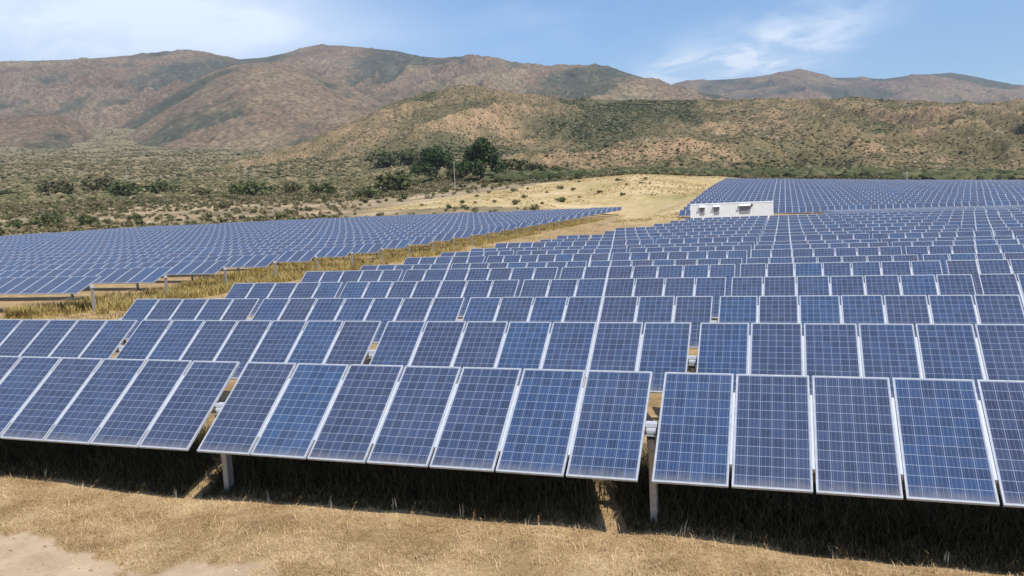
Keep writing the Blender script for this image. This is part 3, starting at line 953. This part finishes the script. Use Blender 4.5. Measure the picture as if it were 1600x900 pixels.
def shrub(u, v, px, green=False, label='', group='', name='shrub', squash=.8, parts=True):
    h = ground_hit(u, v, 150)
    if h is None: return
    p, d = h
    s = px / FPX * d
    k = random.randrange(6)
    root = link(name, None, None, (p[0], p[1], p[2] - .05), (0, 0, random.uniform(0, 6.28)))
    root.scale = (s, s, s * squash)
    fo = link('foliage', (SH_GREEN if green else SH_GREY)[k], root)
    if parts: link('stem', STEM, root)
    tag(root, label, 'shrub', group)
    return root


# bushes at the back edge of the left field and across the plain
near_bushes = [(25, 358, 26, True, 'rounded bright green bush at the field edge, leftmost of all the bushes'),
               (82, 352, 36, True, 'broad light green bush just behind the back row, second from the left'),
               (132, 352, 26, True, 'green bush behind the back row, third from the left'),
               (215, 345, 18, True, 'small green bush behind the back row beside pale grass'),
               (10, 305, 14, False, 'dark upright bush at the left edge of the sandy flat'),
               (148, 325, 16, False, 'grey bush on the bare sandy flat'),
               (195, 330, 13, False, 'small olive bush on the bare sandy flat'),
               (243, 318, 13, True, 'small dark green bush between sandy strips'),
               (350, 326, 18, False, 'dark rounded bush near the field corner on pale soil'),
               (395, 308, 44, True, 'large green bush beside the sandy wash'),
               (455, 303, 30, False, 'flat grey-brown bush in the sandy wash'),
               (510, 305, 34, True, 'dark green spreading bush right of the sandy wash'),
               (310, 308, 26, False, 'dark grey-green bush left of the sandy wash'),
               (98, 305, 40, False, 'wide dark bush in the green belt, left part'),
               (190, 308, 42, True, 'wide olive green bush below the pale pole'),
               (150, 300, 40, False, 'wide olive bush left of the pale pole'),
               (250, 303, 36, True, 'wide green bush right of the pale pole'),
               (620, 300, 52, False, 'long low dark bush left of the pasture fence'),
               (570, 310, 30, True, 'low green bush near the left end of the pasture'),
               (868, 272, 22, True, 'bright green bush right of the two big trees'),
               (600, 262, 44, True, 'low bright green bush left of the two big trees'),
               (640, 258, 40, False, 'dull green bush beside the left big tree'),
               (800, 272, 40, False, 'grey-green bush right of the tall tree'),
               (830, 275, 34, False, 'low grey bush between the tall tree and green bush'),
               (715, 282, 34, False, 'grey bush under the gap between two trees')]
for u, v, px, g, lab in near_bushes:
    shrub(u, v, px, g, lab, 'bushes on the plain')
for (u, v, px) in [(723, 318, 10), (745, 308, 8), (742, 318, 7), (772, 317, 9), (805, 320, 15), (819, 310, 10), (848, 319, 8), (878, 316, 15), (876, 296, 11), (895, 298, 9), (936, 302, 9),
                   (972, 306, 9), (965, 283, 9), (979, 290, 7), (1008, 281, 8), (802, 300, 11), (765, 302, 8), (905, 285, 6), (1003, 287, 6), (927, 276, 7), (855, 302, 6), (1015, 288, 6), (825, 296, 6), (700, 322, 6), (660, 322, 7), (905, 310, 6)]:
    shrub(u, v, px * .72, False, 'small dark tufted shrub on the dry tan pasture', 'small shrubs dotted over the tan pasture', 'pasture_shrub', 1.0, px > 8)


def tree(u, v, hpx, wpx, label, lobes, seed, nleaf=5200):
    p, d = ground_hit(u, v, 200)
    h = hpx / FPX * d; w = wpx / FPX * d
    root = link('tree', None, None, (p[0], p[1], p[2]))
    tag(root, label, 'tree')
    mb = MB()
    mb.tube([(0, 0, -.4), (.1, 0, h * .15), (.0, .1, h * .38), (.2, .0, h * .62)], [h * .035, h * .028, h * .02, h * .01], 9)
    for q in range(7):
        a_ = q * .9 + seed; z0 = h * (.14 + .05 * q)
        mb.tube([(0, 0, z0), (w * .16 * math.cos(a_), w * .16 * math.sin(a_), z0 + h * .10), (w * .33 * math.cos(a_), w * .33 * math.sin(a_), z0 + h * .26)], [h * .016, h * .011, h * .004], 6)
    link('trunk', mb.mesh('trunk', [bk]), root)
    lo = [(x * w * .5, y * w * .5, z * h, r * h) for x, y, z, r in lobes]
    v_, f_ = leaf_cloud(lo, nleaf, h * .030, .85, seed)
    link('crown', np_mesh('crown', v_, f_, [lm2]), root)


tree(681, 284, 57, 70, 'broad dark green tree, the left and lower of the two big trees',
     [(0, 0, .60, .30), (-.55, .1, .50, .25), (.55, -.1, .58, .26), (-.2, .5, .68, .22), (.25, -.5, .72, .24), (-.75, -.3, .36, .2), (.8, .3, .38, .2), (0, -.5, .35, .25), (.1, .1, .86, .14), (-.35, -.2, .8, .14)], 3)
tree(752, 282, 67, 66, 'tall dark green tree, the right and higher of the two big trees',
     [(0, 0, .62, .26), (-.45, .1, .48, .22), (.5, -.1, .55, .24), (-.15, .4, .76, .19), (.25, -.4, .80, .18), (-.7, -.3, .3, .19), (.75, .3, .32, .2), (0, -.5, .3, .22), (.05, .1, .90, .11), (.35, .1, .72, .16), (-.4, -.1, .68, .16)], 5)

# poles and the pasture fence
pm_, _, _ = mat('weathered_pole', (0.42, 0.40, 0.35), 0.8)


def pole(u, v0, v1, label):
    p, d = ground_hit(u, v1, 200)
    h = (v1 - v0) / FPX * d
    root = link('utility_pole', None, None, tuple(p))
    a = MB(); a.tube([(0, 0, -.5), (0, 0, h)], [.16, .11], 8); link('pole', a.mesh('pole', [pm_]), root)
    a = MB(); a.box((-.9, -.06, h - .75), (.9, -.17, h - .6)); link('crossarm', a.mesh('crossarm', [pm_]), root)
    tag(root, label, 'utility pole')


pole(200, 262, 296, 'pale utility pole standing in the scrub on the left plain')
pole(711, 252, 290, 'thin pale utility pole between the two big trees')
pole(1417, 268, 290, 'thin pale pole rising behind the crest of the far slope') if ground_hit(1417, 290, 240) else None

fence = bpy.data.objects.new('wire_fence', None); COL.objects.link(fence)
fp = []
for u, v in ((560, 331), (600, 326), (640, 320), (680, 313), (720, 306), (760, 300), (800, 295), (840, 289)):
    h = ground_hit(u, v, 180)
    if h: fp.append(h[0])
fp = np.array(fp); seg = np.concatenate([[0], np.cumsum(np.linalg.norm(np.diff(fp[:, :2], axis=0), axis=1))])
npost = int(seg[-1] / 3.6)
pp_ = [np.array([np.interp(q, seg, fp[:, 0]), np.interp(q, seg, fp[:, 1]), 0]) for q in np.linspace(0, seg[-1], npost)]
for p in pp_: p[2] = ground_z(p[0], p[1])[0]
fence.location = tuple(pp_[0]); o0 = pp_[0]
a = MB(); a.tube([(0, 0, -.3), (0, 0, 1.7)], .05, 6); fpm = a.mesh('fence_post', [pm_])
for p in pp_[:90]: link('post', fpm, fence, tuple(p - o0))
a = MB()
for z in (.5, 1.0, 1.5):
    a.tube([tuple(p - o0 + [0, 0, z]) for p in pp_], .006, 4)
link('wire', a.mesh('wire', [zm]), fence)
tag(fence, 'wire fence with pale posts along the edge of the tan pasture', 'fence')

# ------------------------------------------------------------------ scrub mass on plain and hills
sm, nt, b = mat('chaparral', rough=0.9, spec=0.1)
geo = N(nt, 'ShaderNodeNewGeometry')
nt.links.new(ramp_n(nt, geo.outputs['Random Per Island'], [(0, (0.078, 0.080, 0.036)), (0.4, (0.130, 0.122, 0.056)), (0.75, (0.19, 0.160, 0.082)), (1, (0.29, 0.225, 0.125))]), b.inputs['Base Color'])
g_ = (1 + 5 ** .5) / 2
ico = np.array([(-1, g_, 0), (1, g_, 0), (-1, -g_, 0), (1, -g_, 0), (0, -1, g_), (0, 1, g_), (0, -1, -g_), (0, 1, -g_), (g_, 0, -1), (g_, 0, 1), (-g_, 0, -1), (-g_, 0, 1)]) / 1.9
icf = np.array([(0, 11, 5), (0, 5, 1), (0, 1, 7), (0, 7, 10), (0, 10, 11), (1, 5, 9), (5, 11, 4), (11, 10, 2), (10, 7, 6), (7, 1, 8), (3, 9, 4), (3, 4, 2), (3, 2, 6), (3, 6, 8), (3, 8, 9), (4, 9, 5), (2, 4, 11), (6, 2, 10), (8, 6, 7), (9, 8, 1)])


def blobs(p, s, seed):
    r_ = np.random.default_rng(seed)
    n = len(p)
    jit = 1 + r_.normal(0, .24, (n, 12, 1))
    a_ = r_.random(n) * 6.28
    ca, sa = np.cos(a_)[:, None], np.sin(a_)[:, None]
    v = ico[None] * jit
    x = v[..., 0] * ca - v[..., 1] * sa; y = v[..., 0] * sa + v[..., 1] * ca
    st = r_.uniform(.8, 1.3, n)[:, None]
    v = np.stack([x * s[:, None] * st, y * s[:, None] / st, (v[..., 2] * .62 + .45) * s[:, None]], -1) + p[:, None]
    f = icf[None] + (np.arange(n) * 12)[:, None, None]
    return v.reshape(-1, 3), f.reshape(-1, 3)


# on the hills
pts, veg, us, ts = HILLS['hills']
n = 125000
iu = rng.integers(0, pts.shape[1] - 1, n); it = (rng.random(n) ** .8 * 168).astype(int)
fu_, ft_ = rng.random(n)[:, None], rng.random(n)[:, None]
pp = (pts[it, iu] * (1 - fu_) + pts[it, iu + 1] * fu_) * (1 - ft_) + (pts[it + 1, iu] * (1 - fu_) + pts[it + 1, iu + 1] * fu_) * ft_
vg = veg[it, iu]
keep = rng.random(n) < np.clip(.28 + vg * .9, .12, 1)
pp = pp[keep]; vg = vg[keep]
sz = rng.uniform(.35, .95, len(pp)) * (1 + .9 * sstep(vg, .5, 1.1)) * np.where(rng.random(len(pp)) < .06, 1.7, 1)
v1, f1 = blobs(pp, sz, 1)
gm2, nt, b = mat('gully_leaves', rough=0.9, spec=0.1)
geo = N(nt, 'ShaderNodeNewGeometry')
nt.links.new(ramp_n(nt, geo.outputs['Random Per Island'], [(0, (0.042, 0.050, 0.022)), (0.6, (0.075, 0.082, 0.036)), (1, (0.12, 0.115, 0.055))]), b.inputs['Base Color'])
grn = (vg + rng.normal(0, .22, len(vg)) > .78).astype(int)
me = np_mesh('hillside_scrub', v1, f1, [sm, gm2], False, np.repeat(grn, 20)); tag(link('hillside_scrub', me), 'grey-green chaparral shrubs covering the rocky hillsides', 'scrub', kind='stuff')
# boulders in loose fields
n = 9000
iu = rng.integers(0, pts.shape[1] - 1, n); it = (rng.random(n) * 160).astype(int)
bf = fbm(iu * .035, it * .05, 91, 4)
ok = rng.random(n) < sstep(bf, .50, .66)
pr_ = pts[it[ok], iu[ok]] + rng.normal(0, .8, (ok.sum(), 3)) * [1, 1, 0]
v1, f1 = blobs(pr_, rng.uniform(.3, 1.1, len(pr_)), 8)
rkm, nt, b = mat('boulder', rough=0.9, spec=0.1)
geo = N(nt, 'ShaderNodeNewGeometry')
nt.links.new(ramp_n(nt, geo.outputs['Random Per Island'], [(0, (0.26, 0.20, 0.14)), (1, (0.48, 0.41, 0.33))]), b.inputs['Base Color'])
me = np_mesh('hillside_boulders', v1, f1, [rkm]); tag(link('hillside_boulders', me), 'pale boulders strewn in loose fields over the hillsides', 'rocks', kind='stuff')
# on the plain
n = 185000
a_ = rng.uniform(-.66, .66, n); r_ = np.exp(rng.uniform(math.log(165), math.log(2700), n))
x = CAM[0] + r_ * (np.cos(a_) * f2[0] + np.sin(a_) * r2[0]); y = CAM[1] + r_ * (np.cos(a_) * f2[1] + np.sin(a_) * r2[1])
ok = ~(inpoly(x, y, FIELDS) | inpoly(x, y, PASTURE)) & (y > 70)
x, y, r_ = x[ok], y[ok], r_[ok]
dens = sstep(fbm(x * .02, y * .02, 33, 4), .36, .60) * .9 + .10 * sstep(r_, 300, 420)
az_ = np.arctan2((x - CAM[0]) * r2[0] + (y - CAM[1]) * r2[1], (x - CAM[0]) * f2[0] + (y - CAM[1]) * f2[1])
dens = np.where(r_ < 300, np.maximum(dens * .26, .05), np.where(r_ < 350, np.maximum(dens * .60, .12), np.maximum(dens * .8, .42 * sstep(r_, 420, 600))))
dens = np.where((r_ < 300) & (az_ > -.20), 0.02, dens)
ok = rng.random(len(x)) < dens
x, y, r_ = x[ok], y[ok], r_[ok]
z = ground_z(x, y)
s = rng.uniform(.4, 1.25, len(x)) * (1 + .6 * sstep(r_, 300, 900)) * np.where(rng.random(len(x)) < .1, 1.7, 1)
nr_ = r_ < 430
lv, lf = [], []
offv = 0
r3 = np.random.default_rng(77)
var = []
for q in range(8):
    lob = [(0, 0, .45, .6)] + [(r3.normal(0, .5), r3.normal(0, .5), r3.uniform(.2, .6), r3.uniform(.25, .45)) for _ in range(4)]
    var.append(leaf_cloud(lob, 80, .24, .8, 300 + q))
for px_, py_, pz_, ps_ in zip(x[nr_], y[nr_], z[nr_], s[nr_]):
    v_, f_ = var[r3.integers(8)]; w = r3.random() * 6.28; ca, sa = math.cos(w), math.sin(w)
    q = np.stack([v_[:, 0] * ca - v_[:, 1] * sa, v_[:, 0] * sa + v_[:, 1] * ca, v_[:, 2] * r3.uniform(.7, 1.2)], 1) * ps_ + [px_, py_, pz_]
    lv.append(q); lf.append(f_ + offv); offv += len(q)
shc = np.repeat(r3.random(len(lv)), 80)
sm3, nt, b = mat('flat_scrub_leaves', rough=0.9, spec=0.1)
geo = N(nt, 'ShaderNodeNewGeometry')
cb3 = ramp_n(nt, att(nt, 'shade_kind'), [(0, (0.080, 0.090, 0.034)), (0.4, (0.14, 0.132, 0.062)), (0.7, (0.21, 0.18, 0.10)), (1, (0.32, 0.25, 0.145))])
nt.links.new(mix_n(nt, 0.8, cb3, ramp_n(nt, geo.outputs['Random Per Island'], [(0, .7), (1, 1.4)]), 'MULTIPLY'), b.inputs['Base Color'])
me = np_mesh('flat_scrub', np.concatenate(lv), np.concatenate(lf), [sm3]); attr(me, 'shade_kind', shc, 'FACE')
tag(link('flat_scrub', me), 'loose low shrubs scattered over the sandy flat behind the left field', 'scrub', kind='stuff')
x, y, z, s = x[~nr_], y[~nr_], z[~nr_], s[~nr_]
v1, f1 = blobs(np.stack([x, y, z], 1), s, 2)
me = np_mesh('plain_scrub', v1, f1, [sm]); tag(link('plain_scrub', me), 'low grey-green scrub spread over the plain below the mountains', 'scrub', kind='stuff')
# dark green belt at the foot of the hills
n = 1900
u = rng.uniform(760, 1750, n); dd = rng.uniform(345, 440, n)
q = np.array([at(a, 280, c) for a, c in zip(u, dd)]); z = ground_z(q[:, 0], q[:, 1])
bm2, nt, b = mat('belt_leaves', rough=0.85, spec=0.15)
geo = N(nt, 'ShaderNodeNewGeometry')
nt.links.new(ramp_n(nt, geo.outputs['Random Per Island'], [(0, (0.045, 0.055, 0.022)), (0.6, (0.085, 0.092, 0.038)), (1, (0.15, 0.135, 0.065))]), b.inputs['Base Color'])
v1, f1 = blobs(np.stack([q[:, 0], q[:, 1], z], 1), rng.uniform(1.2, 3.2, n), 3)
me = np_mesh('foothill_scrub', v1, f1, [bm2]); tag(link('foothill_scrub', me), 'dark green belt of bushes at the foot of the hills behind the far slope', 'scrub', kind='stuff')

# ------------------------------------------------------------------ dry grass
def blades(name, x, y, hgt, wid, lean, mt, label, zoff=0.0, seed=5):
    r_ = np.random.default_rng(seed); n = len(x)
    z = ground_z(x, y) + zoff
    a_ = r_.random(n) * 6.28
    ln = lean * (.5 + r_.random(n))
    dx, dy = np.cos(a_), np.sin(a_)
    px_, py_ = -dy * wid / 2, dx * wid / 2
    h = hgt * (.5 + r_.random(n))
    tx, ty, tz = x + dx * h * np.sin(ln), y + dy * h * np.sin(ln), z + h * np.cos(ln)
    mx, my, mz = x + dx * h * .45 * np.sin(ln * .6), y + dy * h * .45 * np.sin(ln * .6), z + h * .5 * np.cos(ln * .5)
    v = np.stack([np.stack([x - px_, y - py_, z - .01], 1), np.stack([x + px_, y + py_, z - .01], 1),
                  np.stack([mx + px_ * .8, my + py_ * .8, mz], 1), np.stack([mx - px_ * .8, my - py_ * .8, mz], 1),
                  np.stack([tx, ty, tz], 1)], 1).reshape(-1, 3)
    k = np.arange(n)[:, None] * 5
    f = np.concatenate([k + np.array([[0, 1, 2]]), k + np.array([[0, 2, 3]]), k + np.array([[3, 2, 4]])])
    me = np_mesh(name, v, f, [mt])
    return tag(link(name, me), label, 'grass', kind='stuff')


def grass_mat(name, c0, c1, c2):
    mt, nt, b = mat(name, rough=0.75, spec=0.2)
    geo = N(nt, 'ShaderNodeNewGeometry')
    cg = ramp_n(nt, geo.outputs['Random Per Island'], [(0, c0), (.5, c1), (1, c2)])
    pt_ = mix_n(nt, smooth_n(nt, noise(nt, 0.9, 5, .65, geo.outputs['Position']), .36, .64), (0.82, 0.77, 0.70), (1.14, 1.13, 1.12))
    nt.links.new(mix_n(nt, 1.0, cg, pt_, 'MULTIPLY'), b.inputs['Base Color'])
    return mt


g_straw = grass_mat('straw', (0.32, 0.20, 0.095), (0.50, 0.345, 0.17), (0.68, 0.52, 0.30))
g_weed_shade = grass_mat('weeds', (0.042, 0.040, 0.017), (0.075, 0.060, 0.028), (0.17, 0.125, 0.06))  # real weeds, but colour darkened so the shade under the row looks near black
g_yel = grass_mat('yellow_grass', (0.20, 0.16, 0.045), (0.34, 0.26, 0.085), (0.50, 0.37, 0.15))
n = 150000
x = rng.uniform(-9, 17, n); y = rng.uniform(-4.5, 2.0, n)
ok = rng.random(n) > sandy(x, y) * .985
x, y = x[ok], y[ok]
pat = fbm(x * 1.4, y * 1.4, 41, 3)
ok = rng.random(len(x)) < .35 + .9 * sstep(pat, .35, .6)
x, y = x[ok], y[ok]
blades('dry_grass', x, y, .055, .008, 1.15, g_straw, 'flattened straw coloured dry grass in front of the first row')
n = 16000
x = rng.uniform(-9, 17, n); y = rng.uniform(-4.5, 1.0, n)
pat = fbm(x * 2.2, y * 2.2, 43, 3)
ok = (rng.random(n) < sstep(pat, .42, .62)) & (rng.random(n) > sandy(x, y) * .97)
blades('straw_tufts', x[ok], y[ok], .12, .011, 1.05, g_straw, 'longer straw lying in tufts in front of the first row', seed=15)
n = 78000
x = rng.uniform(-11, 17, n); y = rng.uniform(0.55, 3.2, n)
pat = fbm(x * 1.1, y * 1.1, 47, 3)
gapx = x + .55 + .68 * np.clip((y - .43) / 2.1, 0, 1) + .115  # bare strips shaped after the sunlit streaks of the table gaps, to keep them bright
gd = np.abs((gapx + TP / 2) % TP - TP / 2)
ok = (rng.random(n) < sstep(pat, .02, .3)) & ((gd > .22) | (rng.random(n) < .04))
blades('weeds', x[ok], y[ok], .12 + .42 * sstep(y[ok], .7, 1.9), .018, .6, g_weed_shade, 'taller weeds under the first row, coloured dark to deepen its shade', seed=6)  # packed dense and taller at the back to hide sunlit ground and blacken the shade
# track between the two fields: tufts in strips
n = 60000
x = rng.uniform(-31, -13, n); y = rng.uniform(6, 150, n)
pat = fbm(x * .35, y * .35, 51, 4)
strip = sstep(x, -25.5, -28) * 1.0 + sstep(pat, .5, .68) * .8
ok = rng.random(n) < strip * np.clip(60 / (y + 25), .25, 1)
blades('track_grass', x[ok], y[ok], .30, .035, .6, g_yel, 'yellow grass tufts along the track between the two fields', seed=7)
# single dry stalks standing at the edge of the shade
sx = [-4.1, -3.0, -1.0, .9, 2.2, 3.3, 4.5, 5.6, 6.4, 8.6, 9.9, 11.3, 7.9]
xs = np.repeat(sx, 3) + rng.normal(0, .03, len(sx) * 3); ys = np.repeat(rng.uniform(.35, .62, len(sx)), 3) + rng.normal(0, .03, len(sx) * 3)
g_st = grass_mat('dry_stalk', (0.45, 0.38, 0.25), (0.55, 0.47, 0.33), (0.62, 0.54, 0.4))
blades('dry_stalks', xs, ys, .19, .022, .25, g_st, 'pale dry stalks standing at the edge of the shade', seed=9)

# tall yellow-green grass under the near ends of the left rows
n = 90000
y = 22.0 + 130 * rng.random(n) ** 1.7
x = -25.2 - 13 * rng.random(n) ** 1.4 * np.clip(y / 60, .5, 1) - .6 * (fbm(y * .4, y * 0 + 3.3, 61, 3) - .5)
ph = ((y - 23.55) / ROW) % 1.0
ok = (fbm(x * .5, y * .5, 63, 3) > .40) & (rng.random(n) < np.where((ph > .72) | (ph < .22), 1, .45))
g_tall = grass_mat('tall_grass', (0.22, 0.18, 0.055), (0.38, 0.29, 0.10), (0.54, 0.41, 0.17))
blades('tall_grass', x[ok], y[ok], .50, .035, .5, g_tall, 'tall yellow-green grass along the open ends of the left field rows', seed=12)

# pebbles and clods on the bare track
n = 2600
x = rng.uniform(-6, 15, n); y = rng.uniform(-4.5, 0.2, n)
ok = rng.random(n) < (.12 + .88 * sandy(x, y))
x, y = x[ok], y[ok]
v1, f1 = blobs(np.stack([x, y, ground_z(x, y) - .004], 1), .006 + .028 * rng.random(len(x)) ** 5, 14)
pbm = grass_mat('pebble', (0.24, 0.17, 0.11), (0.40, 0.30, 0.20), (0.52, 0.42, 0.31))
me = np_mesh('pebbles', v1, f1, [pbm]); tag(link('pebbles', me), 'small pebbles and clods on the bare tan track', 'pebbles', kind='stuff')

# short tufts over the pasture
n = 26000
a_ = rng.uniform(-.5, .35, n); r_ = np.exp(rng.uniform(math.log(150), math.log(300), n))
x = CAM[0] + r_ * (np.cos(a_) * f2[0] + np.sin(a_) * r2[0]); y = CAM[1] + r_ * (np.cos(a_) * f2[1] + np.sin(a_) * r2[1])
ok = inpoly(x, y, PASTURE) & (rng.random(n) < sstep(fbm(x * .06, y * .06, 71, 4), .42, .62))
x, y = x[ok], y[ok]
v1, f1 = blobs(np.stack([x, y, ground_z(x, y) - .03], 1), .10 + .22 * rng.random(len(x)) ** 2, 16)
ptm = grass_mat('pasture_tuft', (0.22, 0.165, 0.065), (0.40, 0.29, 0.13), (0.55, 0.42, 0.22))
me = np_mesh('pasture_grass', v1, f1, [ptm]); tag(link('pasture_grass', me), 'short dry tufts of grass over the tan pasture', 'grass', kind='stuff')
